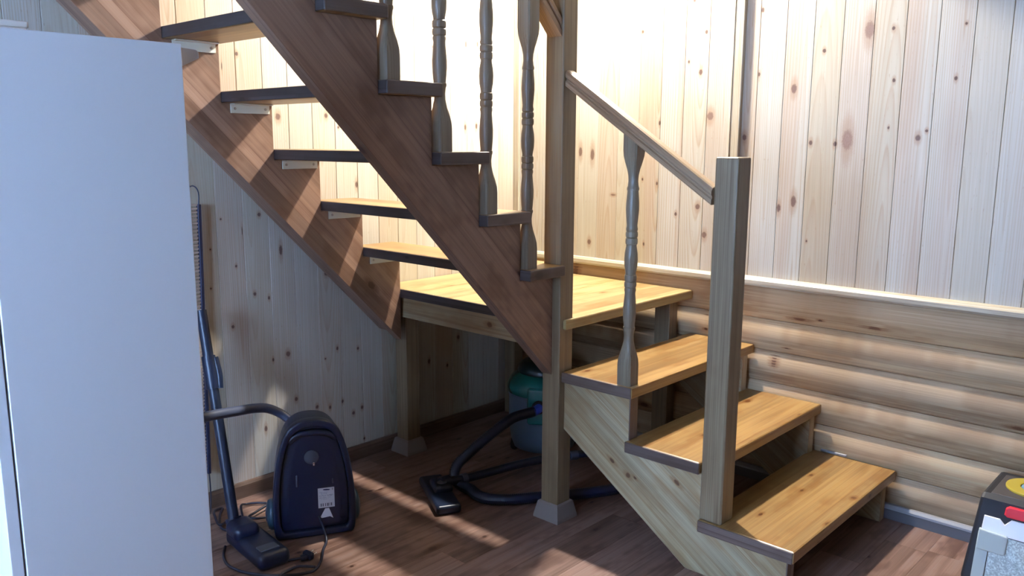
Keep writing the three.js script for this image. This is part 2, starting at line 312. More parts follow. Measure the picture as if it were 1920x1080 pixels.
{ // rounded log siding
  const P = 0.1225; let row = 0;
  for (let top = 0.775; top > 0.04; row++) {
    const y1 = top, y0 = Math.max(row === 0 ? 0.642 : top - P, 0.02); top = y0;
    const h = y1 - y0, pts = [[0, y0 + 0.001]];
    for (let i = 0; i <= 12; i++) { const t = i / 12; pts.push([0.009 + 0.021 * Math.pow(Math.sin(Math.PI * (0.04 + 0.92 * t)), 0.75), y0 + 0.001 + (h - 0.002) * t]); }
    pts.push([0, y1 - 0.001]);
    const s = new THREE.Shape(pts.map(([d, y]) => new THREE.Vector2(-d, y)));
    const g = toCreasedNormals(new THREE.ExtrudeGeometry(s, { depth: ROOM_Z, bevelEnabled: false }), 0.6);
    part('log_board', woodUV(g, [0, 0, 1], 5.0, hash(row, 4) * 3), M.log[row % 3], wallRight);
  }
}
// mouldings
struct('trim_1', woodUV(prism([[0, 0.768], [-0.036, 0.768], [-0.042, 0.776], [-0.042, 0.79], [-0.034, 0.799], [-0.012, 0.802], [0, 0.802]], 'z', 0.0, ROOM_Z, 0), [0, 0, 1]), M.trim);
struct('trim_2', woodUV(merge([box(-0.030, 0, 0.802, 2.9, -0.0, 0.009, 0.003), box(-0.031, -0.022, 0.802, 2.9, 0.0, 0.034, 0.003)]), [0, 1, 0]), M.trim);
struct('trim_3', woodUV(merge([box(-0.031, -0.010, 0.80, CEIL, 1.126, 1.166, 0.004), box(-0.034, -0.02, 0.80, CEIL, 1.122, 1.130, 0.003)]), [0, 1, 0]), M.trim);
{
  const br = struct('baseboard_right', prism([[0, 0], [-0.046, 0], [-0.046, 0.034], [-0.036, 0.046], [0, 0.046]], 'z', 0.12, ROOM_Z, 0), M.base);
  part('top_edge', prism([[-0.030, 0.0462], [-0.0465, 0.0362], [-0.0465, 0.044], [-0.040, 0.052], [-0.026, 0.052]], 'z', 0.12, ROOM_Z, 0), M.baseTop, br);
  struct('baseboard_back', woodUV(prism([[0, 0], [0.016, 0], [0.016, 0.048], [0.010, 0.058], [0, 0.058]], 'x', ROOM_X, -0.05, 0), [1, 0, 0]), M.baseDark);
}
// the rest of the room, out of the frame
struct('wall_left', [box(ROOM_X - 0.2, ROOM_X, -0.2, WIN.y0, -0.2, ROOM_Z + 0.2, 0), box(ROOM_X - 0.2, ROOM_X, WIN.y1, LID, -0.2, ROOM_Z + 0.2, 0), box(ROOM_X - 0.2, ROOM_X, WIN.y0, WIN.y1, -0.2, WIN.z0, 0), box(ROOM_X - 0.2, ROOM_X, WIN.y0, WIN.y1, WIN.z1, ROOM_Z + 0.2, 0)], M.plaster);
{
  const a = ROOM_X - 0.14, b = ROOM_X - 0.08, f = 0.06, zm = (WIN.z0 + WIN.z1) / 2;
  const w = struct('window_1', [box(a, b, WIN.y0, WIN.y0 + f, WIN.z0, WIN.z1), box(a, b, WIN.y1 - f, WIN.y1, WIN.z0, WIN.z1), box(a, b, WIN.y0 + f, WIN.y1 - f, WIN.z0, WIN.z0 + f), box(a, b, WIN.y0 + f, WIN.y1 - f, WIN.z1 - f, WIN.z1), box(a, b, WIN.y0 + f, WIN.y1 - f, zm - 0.035, zm + 0.035)], M.whitePlastic);
  for (const [p, q] of [[WIN.z0 + f, zm - 0.035], [zm + 0.035, WIN.z1 - f]]) part('pane', box(a + 0.027, a + 0.031, WIN.y0 + f, WIN.y1 - f, p, q, 0), M.glass, w);
  part('window_sill', box(ROOM_X - 0.08, ROOM_X + 0.06, WIN.y0 - 0.03, WIN.y0 + 0.001, WIN.z0 - 0.05, WIN.z1 + 0.05), M.whitePlastic, w);
}
struct('wall_front', box(ROOM_X, 0, -0.2, LID, ROOM_Z, ROOM_Z + 0.2, 0), M.plaster);
// ceiling with the stairwell opening, and the storey above
struct('ceiling', [box(ROOM_X, 0, CEIL, CEIL + 0.24, WELL_Z, ROOM_Z, 0), box(ROOM_X, WELL_X, CEIL, CEIL + 0.24, -0.013, WELL_Z, 0)], M.plaster);
struct('ceiling_upper', box(ROOM_X - 0.2, 0.2, LID, LID + 0.2, -0.2, ROOM_Z + 0.2, 0), M.plaster);

// ---------------------------------------------------------------- upper flight
const H = 0.72, XC = -0.8485, GU = 0.1847, RU = 0.1863, T = 0.037, NU = 9;
const upper = thing('staircase_flight', 'dark-stained open-riser stair flight with sawtooth stringers climbing left from the landing', 'stairs', [-1.0, 0.5, 0.5]);
const LOWLINE = (x) => 0.508 + (-0.853 - x) * (RU / GU);
function sawtooth(xEnd) {
  const pts = [[xEnd, LOWLINE(xEnd)]];
  let x = xEnd;
  for (let k = 1; k <= NU; k++) { pts.push([x, H + k * RU - T]); x = XC - k * GU; pts.push([x, H + k * RU - T]); }
  pts.push([x, H + NU * RU + 0.12]); pts.push([x - 0.10, H + NU * RU + 0.12]);
  const xl = x - 0.10; pts.push([xl, LOWLINE(xl)]);
  return pts;
}
part('stringer', woodUV(prism(sawtooth(-0.8540), 'z', 0.097, 0.142, 0.002), [-GU, RU, 0], 2.55), M.stain, upper, 'wall-side sawtooth stringer, brown stain');
part('stringer', woodUV(prism(sawtooth(-0.8705), 'z', 0.912, 0.957, 0.002), [-GU, RU, 0], 2.55), M.stain, upper, 'room-side sawtooth stringer, brown stain');
part('light_stop_board', woodUV(prism([[-0.854, 0.536], [-0.854, 0.681], [-2.55, 0.68 + 1.697 * RU / GU], [-2.55, 0.535 + 1.697 * RU / GU]], 'z', 0.0005, 0.0968, 0.001), [-GU, RU, 0], 2.55), M.stain, upper, 'added board between stringer and wall that stops bulb light leaking through');  // added board: closes the slot where bulb light would reach the wall
for (let k = 1; k <= NU; k++) {
  const y1 = H + k * RU, x0 = XC - k * GU + 0.0005, x1 = XC - (k - 1) * GU + 0.013, xe = k === 1 ? -0.872 : x1;
  const g = k === 1 ? prism([[x0 + 0.004, 0.075], [-0.835, 0.075], [-0.835, 0.912], [-0.873, 0.912], [-0.873, 0.990], [-0.858, 0.992], [-0.858, 0.996], [x0 + 0.004, 0.996]], 'y', y1 - T, y1, 0.004)
    : box(x0 + 0.004, x1, y1 - T, y1, 0.075, 0.988, 0.007, 3);
  const tr = part('tread', woodUV(g, [0, 0, 1]), M.tread, upper), ze = k === 1 ? 0.9955 : 0.9875;
  part('edge_band', woodUV(box(x0, x0 + 0.0055, y1 - T + 0.0015, y1 - 0.0015, 0.076, ze + 0.003, 0.002), [0, 0, 1]), M.edgeDark, tr, 'dark stained back edge');
  part('edge_band', woodUV(box(x0 + 0.001, k === 1 ? -0.858 : x1 - 0.002, y1 - T + 0.0005, y1 - 0.0005, ze - 0.003, ze + 0.0045, 0.004), [1, 0, 0]), M.edge, tr, 'dark stained end');
  if (k <= 7) {
    const yb = y1 - T, b0 = x0 + 0.028, b1 = x0 + 0.172;
    const br = part('bracket', [box(b0, b1, yb - 0.032, yb - 0.001, 0.1425, 0.1465, 0.0018), box(b0, b1, yb - 0.0045, yb - 0.0005, 0.1425, 0.172, 0.0018)], M.cream, upper, 'cream angle bracket under the tread');
    for (const x of [b0 + 0.016, b1 - 0.016]) part('screw', new THREE.CylinderGeometry(0.0042, 0.0048, 0.002, 12).rotateX(Math.PI / 2).translate(x, yb - 0.017, 0.1472), M.screw, br);
  }
}

// ---------------------------------------------------------------- landing
const landing = thing('stair_landing', 'square varnished pine landing on posts in the corner, honey-yellow top', 'landing', [-0.44, 0, 0.5]);
{
  const y0 = H - 0.036;
  const b1 = box(-0.848, -0.045, y0, H, 0.003, 0.33, 0.004), b2 = box(-0.848, -0.045, y0, H, 0.331, 0.648, 0.004);
  const b3 = prism([[-0.848, 0.649], [-0.045, 0.649], [-0.045, 1.002], [-0.853, 1.002], [-0.853, 0.9905], [-0.7985, 0.9905], [-0.7985, 0.9135], [-0.848, 0.9135]], 'y', y0, H, 0.005);
  [b1, b2, b3].forEach((g, i) => part('deck_board', woodUV(g, [1, 0, 0]), M.deck[i], landing));
  part('edge_band', woodUV(box(-0.853, -0.8465, y0 + 0.0005, H - 0.001, 0.004, 0.912, 0.002), [0, 0, 1]), M.edgeDark, landing, 'dark stained left edge');
  part('apron', woodUV(box(-0.836, -0.806, 0.600, y0, 0.124, 0.9135, 0.003), [0, 0, 1]), M.pale, landing, 'pale knotty apron board under the left edge');
  part('apron', woodUV(box(-0.74, -0.11, 0.600, y0, 0.05, 0.08, 0.003), [1, 0, 0]), M.pale, landing);
  const leg = (x0, x1, z0, z1, s) => {
    const l = part('leg', woodUV(box(x0, x1, 0, y0, z0, z1, 0.004), [0, 1, 0], 2.55), M.post, landing);
    if (s) part('post_skirt', skirt(x0, x1, z0, z1), M.skirt, l, 'grey flared foot cover');
  };
  leg(-0.812, -0.742, 0.052, 0.1235, true); leg(-0.108, -0.047, 0.868, 0.940); leg(-0.108, -0.047, 0.02, 0.085);
}
function skirt(x0, x1, z0, z1) {        // four flared boards round a post foot
  const h = 0.058, o = 0.019, i = 0.008, xm = (x0 + x1) / 2, zm = (z0 + z1) / 2, a = (x1 - x0) / 2, b = (z1 - z0) / 2;
  const g = [], Q = (p, q, r, s) => { const m = new THREE.BufferGeometry(); m.setAttribute('position', new THREE.Float32BufferAttribute([...p, ...q, ...r, ...p, ...r, ...s], 3)); m.setAttribute('uv', new THREE.Float32BufferAttribute(new Array(12).fill(0), 2)); m.computeVertexNormals(); g.push(m); };
  const ring = (d, y) => [[xm - a - d, y, zm + b + d], [xm + a + d, y, zm + b + d], [xm + a + d, y, zm - b - d], [xm - a - d, y, zm - b - d]];
  const R = [ring(o, 0), ring(o - 0.001, 0.012), ring(i, h), ring(i - 0.004, h + 0.004), ring(0, h + 0.004)];
  for (let k = 0; k < 4; k++) for (let j = 0; j < 4; j++) { const n = (j + 1) % 4; Q(R[k][j], R[k][n], R[k + 1][n], R[k + 1][j]); }
  return merge(g);
}

// ---------------------------------------------------------------- lower flight
const lower = thing('staircase_flight', 'short flight of three honey-coloured treads on pale unstained stringers along the log wall', 'stairs', [-0.44, 0, 1.4]);
{
  const U = (k) => 0.18 * k - T, cuts = [[3, 1.262], [2, 1.541], [1, 1.812]];
  const poly = (zs) => { const p = [[zs, 0.345 - (zs - 0.973) * 0.675 ], [zs, U(3)]]; for (const [k, z] of cuts) { p.push([z, U(k)]); p.push([z, k > 1 ? U(k - 1) : 0]); } p.push([1.484, 0]); return p; };
  part('stringer', woodUV(prism(poly(0.9895), 'x', -0.842, -0.800, 0.002), [0, -0.66, 1]), M.pale, lower, 'room-side pale knotty stringer');
  part('stringer', woodUV(prism(poly(0.9895), 'x', -0.092, -0.050, 0.002), [0, -0.66, 1]), M.pale, lower, 'wall-side pale stringer');
  for (const [k, z] of cuts) part('edge_band', woodUV(box(-0.8425, -0.7995, k > 1 ? 0.18 * (k - 1) + 0.001 : 0.0, U(k) - 0.0005, z - 0.003, z + 0.0015, 0.001), [0, 1, 0]), M.edge, lower, 'stained cut edge of the stringer, darkened for the shade below the tread');  // stained faces, darker colour also stands in for shade under the treads
  part('filler_strip', box(-0.036, -0.022, 0.181, 0.189, 1.565, 1.66, 0.002), M.baseTop, lower, 'whitish filler strip against the log wall');
  const tr = (k, z0, z1, pts) => {
    const t = part('tread', woodUV(prism(pts, 'y', 0.18 * k - T, 0.18 * k, 0.006), [1, 0, 0]), M.tread, lower);
    part('edge_band', woodUV(box(-0.8605, -0.8535, 0.18 * k - T + 0.0005, 0.18 * k - 0.0005, z0, z1, 0.003), [0, 0, 1]), M.edge, t, 'dark stained end');
  };
  const X0 = -0.857, X1 = -0.034;
  tr(3, 0.9915, 1.2745, [[X0, 0.991], [X1, 0.991], [X1, 1.277], [X0, 1.277]]);
  tr(2, 1.2565, 1.5270, [[X0, 1.254], [X1, 1.254], [X1, 1.556], [-0.772, 1.556], [-0.772, 1.5275], [X0, 1.5275]]);
  tr(1, 1.5305, 1.8325, [[X0, 1.528], [X1, 1.528], [X1, 1.835], [X0, 1.835]]);
}

// ---------------------------------------------------------------- balustrades
// turned spindle: square ends, lathe-turned middle, mirrored about its middle bead at y = 0
function spindle(yTop, yBottom, zx) {
  const prof = [[0, 0.0215, 0], [0.02, 0.0205, 0], [0.042, 0.0165, 0], [0.047, 0.0165, 0], [0.050, 0.0188, 0], [0.058, 0.0196, 0], [0.066, 0.0188, 0], [0.069, 0.0165, 0], [0.072, 0.0188, 0], [0.079, 0.0196, 0], [0.086, 0.0188, 0], [0.089, 0.0165, 0], [0.092, 0.0182, 0], [0.098, 0.0186, 0], [0.103, 0.0172, 0], [0.108, 0.0168, 0],
    [0.13, 0.0188, 0], [0.155, 0.0208, 0], [0.175, 0.0206, 0], [0.20, 0.0186, 0], [0.216, 0.0172, 0], [0.2165, 0.0188, 0], [0.223, 0.0194, 0], [0.229, 0.0172, 0], [0.245, 0.0152, 0], [0.262, 0.0158, 0.1], [0.282, 0.0185, 0.35], [0.302, 0.0225, 0.65], [0.322, 0.0253, 0.9], [0.34, 0.026, 1], [0.36, 0.026, 1]];
  const rows = [];
  for (let i = prof.length - 1; i > 0; i--) rows.push([-prof[i][0], prof[i][1], prof[i][2]]);
  for (const r of prof) rows.push(r);
  rows[0] = [yBottom, 0.026, 1]; rows[rows.length - 1] = [yTop, 0.026, 1];
  const seg = 32, pos = [], idx = [];
  const pt = (a, r, k) => {          // blend of a circle and a square with small arrises
    const c = Math.cos(a), s = Math.sin(a), sq = Math.min(r / Math.max(Math.abs(c), Math.abs(s)), r * 1.34), R = r + (sq - r) * k; return [c * R, s * R];
  };
  for (const [y, r, k] of rows) for (let j = 0; j < seg; j++) { const [x, z] = pt((j + 0.5) / seg * Math.PI * 2, r, k); pos.push(x, y, z); }
  for (let i = 0; i + 1 < rows.length; i++) for (let j = 0; j < seg; j++) { const a = i * seg + j, b = i * seg + (j + 1) % seg; idx.push(a, a + seg, b, b, a + seg, b + seg); }
  const n = pos.length / 3; pos.push(0, yBottom, 0, 0, yTop, 0);
  for (let j = 0; j < seg; j++) { idx.push(n, j, (j + 1) % seg); idx.push(n + 1, (rows.length - 1) * seg + (j + 1) % seg, (rows.length - 1) * seg + j); }
  let g = new THREE.BufferGeometry(); g.setAttribute('position', new THREE.Float32BufferAttribute(pos, 3)); g.setIndex(idx);
  return woodUV(toCreasedNormals(g, 0.5), [0, 1, 0], 2.4, zx * 0.7);
}
// handrail: moulded section swept from a to b; section in (across, up)
function handrail(a, b, w, h) {
  const s = [[-w / 2, -h / 2], [w / 2, -h / 2], [w / 2, -h * 0.22], [w / 2 - 0.005, -h * 0.14], [w / 2 - 0.005, -h * 0.04], [w / 2, h * 0.06], [w / 2, h * 0.28], [w / 2 - 0.006, h * 0.44], [w / 2 - 0.014, h / 2]];
  const full = s.concat(s.slice(2).reverse().map(([x, y]) => [-x, y]));
  const g = new THREE.ExtrudeGeometry(new THREE.Shape(full.map(([x, y]) => new THREE.Vector2(x, y))), { depth: 1, bevelEnabled: false });
  const d = V().subVectors(b, a), ac = V(d.z, 0, -d.x).normalize(), p = g.attributes.position, q = V();
  const up = V(0, 1, 0);                                      // plumb ends, sheared section as a raking rail has
  for (let i = 0; i < p.count; i++) { q.fromBufferAttribute(p, i); const r = a.clone().addScaledVector(d, q.z).addScaledVector(ac, q.x).addScaledVector(up, q.y); p.setXYZ(i, r.x, r.y, r.z); }
  const f = flat(g); f.computeVertexNormals();
  return woodUV(f, d.toArray(), 2.55);
}
const SL = RU / GU;
const railUp = thing('stair_railing', 'tall railing of the upper flight with turned spindles and a tall square corner post', 'railing', [-0.835, 0, 0.95]);
{
  const n = part('newel_post', woodUV(box(-0.87, -0.80, 0, 2.45, 0.915, 0.989, 0.004, 3), [0, 1, 0], 2.55), M.post, railUp, 'tall square post beside the landing');
  part('post_skirt', skirt(-0.87, -0.80, 0.915, 0.989), M.skirt, n, 'grey flared foot cover');
  const yr = (x) => 1.672 + (-0.87 - x) * SL;               // centre line of the rail
  part('handrail', handrail(V(-0.8705, yr(-0.8705), 0.953), V(-2.35, yr(-2.35), 0.953), 0.055, 0.07), M.rail, railUp);
  for (let k = 1; k <= 7; k++) {
    const x = -0.999 - (k - 1) * GU, foot = H + k * RU, c = foot + 0.405;
    part('baluster', spindle(yr(x) - 0.015 - c, -0.405, k * 0.37).translate(x, c, 0.953), M.spindle, railUp);
  }
}
const railLow = thing('stair_railing', 'short sloping railing of the three lower steps ending in a waist-high square post', 'railing', [-0.81, 0.18, 1.56]);
{
  part('newel_post', woodUV(box(-0.848, -0.774, 0.18, 1.268, 1.5285, 1.6025, 0.006, 3), [0, 1, 0], 2.55), M.post, railLow, 'waist-high square post with eased top');
  const yr = (z) => 1.510 - (z - 0.989) * 0.652;
  part('handrail', handrail(V(-0.834, yr(0.9895), 0.9895), V(-0.834, yr(1.528), 1.528), 0.052, 0.05), M.rail, railLow);
  const c = 0.54 + 0.405, z = 1.235;
  part('baluster', spindle(yr(z) - 0.012 - c, -0.405, 4.4).translate(-0.822, c, z), M.spindle, railLow);
}

// ---------------------------------------------------------------- white cabinet
{
  const x0 = -2.583, x1 = -2.258, z0 = 0.80, z1 = 1.25, yt = 1.476;
  const c = thing('tall_cabinet', 'tall plain white cabinet standing beside the upper flight at the far left', 'cabinet', [-2.42, 0, 1.02]);
  part('side_panel', box(x0, x1, 0.0, yt, z1 - 0.018, z1, 0.0015), M.white, c);
  part('side_panel', box(x0, x1, 0.0, yt, z0, z0 + 0.018, 0.0015), M.white, c);
  part('back_panel', box(x1 - 0.012, x1 - 0.002, 0.03, yt - 0.02, z0 + 0.018, z1 - 0.018, 0), M.white, c);
  part('plinth', box(x0 + 0.03, x0 + 0.046, 0, 0.08, z0 + 0.018, z1 - 0.018, 0), M.white, c);
  part('top_panel', [box(x0, x1, yt - 0.02, yt - 0.0005, z0 + 0.0185, z1 - 0.0185, 0.001), prism([[x1 - 0.0005, yt - 0.003], [x1 + 0.037, yt - 0.006], [x1 + 0.041, yt - 0.011], [x1 + 0.041, yt - 0.021], [x1 - 0.0005, yt - 0.042]], 'z', z0 + 0.02, z1 - 0.018, 0.001)], M.white, c);
  for (let k = 0; k < 3; k++) part('shelf', box(x0 + 0.02, x1 - 0.014, 0.38 + k * 0.38, 0.396 + k * 0.38, z0 + 0.019, z1 - 0.019, 0), M.white, c);
  const d = part('door', box(x0 - 0.022, x0 - 0.003, 0.085, yt - 0.024, z0 + 0.002, z1 - 0.004, 0.0015), M.whiteEdge, c);
  part('knob', lathe([[0, 0], [0.009, 0], [0.0095, 0.003], [0.0055, 0.006], [0.005, 0.014], [0.011, 0.018], [0.0125, 0.023], [0.010, 0.027], [0, 0.028]], 24).rotateZ(Math.PI / 2).translate(x0 - 0.022, 0.85, z1 - 0.03), M.knob, d, 'small dark knob');
  const b = thing('flat_box', 'thin beige cardboard box lying on top of the white cabinet', 'box', [-2.53, yt, 1.1]);
  part('tray', box(-2.575, -2.482, yt + 0.0005, yt + 0.018, 1.02, 1.17, 0.003), M.card, b); part('lid', box(-2.578, -2.479, yt + 0.011, yt + 0.022, 1.017, 1.173, 0.003), M.card, b);
}

// ---------------------------------------------------------------- slatted panel on the wall behind the cabinet
{
  const t = thing('slatted_panel', 'tall narrow black-framed panel of tan slats hung by a wire hook beside the white cabinet', 'panel', [-1.74, 0, 0.03]);
  const x1 = -1.6235, x0 = -1.86, lean = -0.02;
  const fr = (x) => box(x - 0.0125, x, 0.14, 1.095, 0.022, 0.036, 0.003);
  const sh = (g) => { const p = g.attributes.position; for (let i = 0; i < p.count; i++) p.setX(i, p.getX(i) - (1.095 - p.getY(i)) * 0.022); return g; };
  part('frame_bar', sh(fr(x1)), M.frameBlack, t); part('frame_bar', sh(fr(x0 + 0.0125)), M.frameBlack, t);
  for (let k = 0; k < 76; k++) { const y = 0.16 + k * 0.0124; part('slat', sh(box(x0 + 0.012, x1 - 0.012, y, y + 0.0062, 0.024, 0.031, 0.001, 1)), M.slat, t); }
  part('hook', tube([[x1 - 0.006, 1.09, 0.029], [x1 - 0.005, 1.135, 0.029], [x1 - 0.012, 1.152, 0.026], [x1 - 0.022, 1.157, 0.022], [x1 - 0.032, 1.150, 0.016], [x1 - 0.034, 1.138, 0.010], [x1 - 0.034, 1.132, -0.004]], 0.0022, 40, 8), M.frameBlack, t, 'bent wire hook');
  part('cord', tube([[-1.650, 0.141, 0.029], [-1.651, 0.08, 0.034], [-1.656, 0.03, 0.04], [-1.672, 0.004, 0.06], [-1.76, 0.004, 0.10]], 0.0025, 40, 8), M.cord, t);
}

// ---------------------------------------------------------------- upright black canister vacuum
const TH = -0.503;
const vac = thing('vacuum_cleaner', 'black canister vacuum cleaner stood on end against the plank wall with its underside showing', 'vacuum cleaner', [-1.467, 0, 0.395], TH);
{
  // outline of the underside: arch, wider at the bottom (local x, y), thickness along local z
  const outline = (w, hgt, y0, inset) => {
    const s = new THREE.Shape(), a = w / 2 - inset, t = hgt - inset, b = y0 + inset;
    s.moveTo(-a * 0.86, b); s.lineTo(a * 0.86, b); s.quadraticCurveTo(a * 0.97, b, a * 0.985, b + 0.05);
    s.bezierCurveTo(a * 1.02, b + 0.13, a * 0.92, t * 0.68, a * 0.71, t * 0.85);
    s.bezierCurveTo(a * 0.55, t * 0.98, a * 0.28, t * 1.003, 0, t * 1.003);
    s.bezierCurveTo(-a * 0.28, t * 1.003, -a * 0.55, t * 0.98, -a * 0.71, t * 0.85);
    s.bezierCurveTo(-a * 0.92, t * 0.68, -a * 1.02, b + 0.13, -a * 0.985, b + 0.05);
    s.quadraticCurveTo(-a * 0.97, b, -a * 0.86, b); return s;
  };
  const ex = (s, d, z, bv = 0.01, bs = 4) => flat(new THREE.ExtrudeGeometry(s, { depth: d, bevelEnabled: true, bevelThickness: bv, bevelSize: bv, bevelOffset: -bv, bevelSegments: bs, curveSegments: 20 }).translate(0, 0, z));
  const body = toCreasedNormals(ex(outline(0.255, 0.395, 0.012, 0), 0.085, -0.05, 0.045, 8), 0.7);
  part('body', body, M.vacRim, vac);
  const rimS = outline(0.272, 0.408, 0.004, 0); rimS.holes.push(outline(0.272, 0.408, 0.004, 0.022));
  part('rim', toCreasedNormals(ex(rimS, 0.028, 0.060, 0.006, 3), 0.7), M.vacRim, vac, 'raised bumper rim round the underside');
  const plate = part('base_plate', toCreasedNormals(ex(outline(0.272, 0.408, 0.004, 0.024), 0.03, 0.046, 0.003, 2), 0.7), M.vac, vac, 'scuffed matt underside');
  const F = 0.0792;
  // carrying recess ridge near the top, caster pocket, feet
  part('handle_ridge', tube([[-0.075, 0.338, F], [-0.05, 0.357, F + 0.004], [0, 0.366, F + 0.006], [0.05, 0.357, F + 0.004], [0.075, 0.338, F]], 0.011, 40, 10), M.vacRim, plate);
  part('caster', lathe([[0, 0.006], [0.012, 0.006], [0.016, 0.002], [0.022, 0.003], [0.0245, 0.0], [0.0245, -0.006], [0, -0.006]], 32).rotateX(Math.PI / 2).translate(-0.004, 0.278, F + 0.001), M.vacGrey, plate, 'round swivel caster socket');
  part('caster_pin', box(-0.002, 0.006, 0.248, 0.262, F, F + 0.007, 0.003), M.chrome, plate);
  for (const [x, y, h] of [[-0.055, 0.20, 0.04], [0.062, 0.188, 0.018]]) part('runner', box(x - 0.003, x + 0.003, y - h / 2, y + h / 2, F - 0.001, F + 0.004, 0.002), M.vacGrey, plate);
  // label with an oval mark, text lines and a bar code
  const w = 192, h = 256;
  const lab = makeTexture(w, h, (x, y, c) => {
    c[0] = c[1] = c[2] = 226; const ex2 = (x - 0.52) / 0.22, ey = (y - 0.9 + (x - 0.5) * 0.06) / 0.036;
    if (ex2 * ex2 + ey * ey < 1) { c[0] = 42; c[1] = 48; c[2] = 88; }
    if (x > 0.85 && x < 0.94 && y > 0.85 && y < 0.96 && N(x * 90, y * 90) > 0.5) c[0] = c[1] = c[2] = 120;
    if (y > 0.3 && y < 0.8 && x > 0.07 && x < 0.93) { const row = Math.floor(y * 26); if ((y * 26 - row) < 0.5 && hash(row, (x * 46) | 0) > 0.36 && hash(row, 99) > 0.18 && x < 0.5 + 0.5 * hash(row, 4)) { c[0] = 130; c[1] = 134; c[2] = 156; } }
    if (y > 0.07 && y < 0.22 && ((x > 0.12 && x < 0.32) || (x > 0.42 && x < 0.86)) && hash((x * 70) | 0, 7) > 0.45) { c[0] = c[1] = 66; c[2] = 84; }
  });
  const stick = box(0.012, 0.066, 0.096, 0.166, F - 0.001, F + 0.0016, 0); {
    const p = stick.attributes.position, u = stick.attributes.uv; for (let i = 0; i < p.count; i++) u.setXY(i, (p.getX(i) - 0.012) / 0.054, (p.getY(i) - 0.096) / 0.07);
  }
  part('rating_label', stick, mat(rgb(0.82, 0.83, 0.88), 0.6, { map: lab }), plate, 'white rating label with dark oval mark and bar code');
  part('paper_tag', prism([[0.034, 0.093], [0.047, 0.093], [0.060, 0.056], [0.052, 0.061], [0.050, 0.063], [0.022, 0.060], [0.018, 0.064]], 'z', F - 0.001, F + 0.0014, 0), M.paper, plate, 'torn white triangular paper tag');
  for (const s of [-1, 1]) {
    const wh = part('wheel', lathe([[0, 0.017], [0.030, 0.017], [0.047, 0.012], [0.052, 0.004], [0.052, -0.010], [0.046, -0.016], [0, -0.016]], 36).rotateZ(-Math.PI / 2 * s).translate(s * 0.136, 0.074, 0.028), M.wheel, vac);
    part('hub_cap', lathe([[0, 0.004], [0.018, 0.003], [0.024, 0], [0.024, -0.003], [0, -0.003]], 24).rotateZ(-Math.PI / 2 * s).translate(s * 0.1535, 0.074, 0.028), M.vacGrey, wh);
  }
  // everything that lies in world coordinates is turned back into the vacuum's own frame
  const inv = new THREE.Matrix4().makeRotationY(TH).setPosition(-1.467, 0, 0.395).invert();
  const own = (g) => g.applyMatrix4(inv);
  const hs = part('hose', own(tube([[-1.455, 0.335, 0.285], [-1.485, 0.372, 0.25], [-1.53, 0.400, 0.24], [-1.59, 0.418, 0.255], [-1.66, 0.432, 0.28], [-1.74, 0.448, 0.31], [-1.86, 0.47, 0.345], [-1.94, 0.50, 0.34]], 0.0165, 80, 14, 0.007)), M.hose, vac, 'grey-blue corrugated suction hose');
  const dir = V(0.0366, 0.671, -0.2136).normalize(), at = (t) => V(-1.7143, 0.06, 0.3136).addScaledVector(dir, t);
  part('wand', own(tube([at(-0.02).toArray(), at(0.3).toArray(), at(0.52).toArray(), at(0.72).toArray()], 0.0175, 40, 16)), M.hoseBlack, vac, 'black telescopic tube');
  const cl = at(0.485);
  part('wand_lock', own(tube([at(0.455).toArray(), at(0.475).toArray(), at(0.545).toArray(), at(0.565).toArray()], 0.0225, 20, 16)), M.vacRim, vac);
  part('slide_button', own(tube([V(0.018, 0.0, 0.012).add(at(0.455)).toArray(), V(0.021, 0, 0.014).add(at(0.50)).toArray(), V(0.017, 0, 0.012).add(at(0.56)).toArray()], 0.011, 20, 10)), M.vacRim, vac);
  const hd = part('floor_head', own(merge([
    new RoundedBoxGeometry(0.105, 0.055, 0.27, 4, 0.022).rotateY(-0.10).translate(-1.705, 0.0285, 0.435),
    new RoundedBoxGeometry(0.085, 0.055, 0.10, 4, 0.024).rotateY(-0.1).translate(-1.712, 0.062, 0.36),
    tube([[-1.7143, 0.05, 0.34], [-1.7143, 0.055, 0.318], [-1.7136, 0.085, 0.305]], 0.026, 20, 16)])), M.vacRim, vac, 'dark floor nozzle');
  part('nozzle_plate', own(flat(new RoundedBoxGeometry(0.062, 0.006, 0.04, 2, 0.0025)).rotateX(0.0).rotateY(-0.1).translate(-1.717, 0.0565, 0.52)), M.vacGrey, hd);
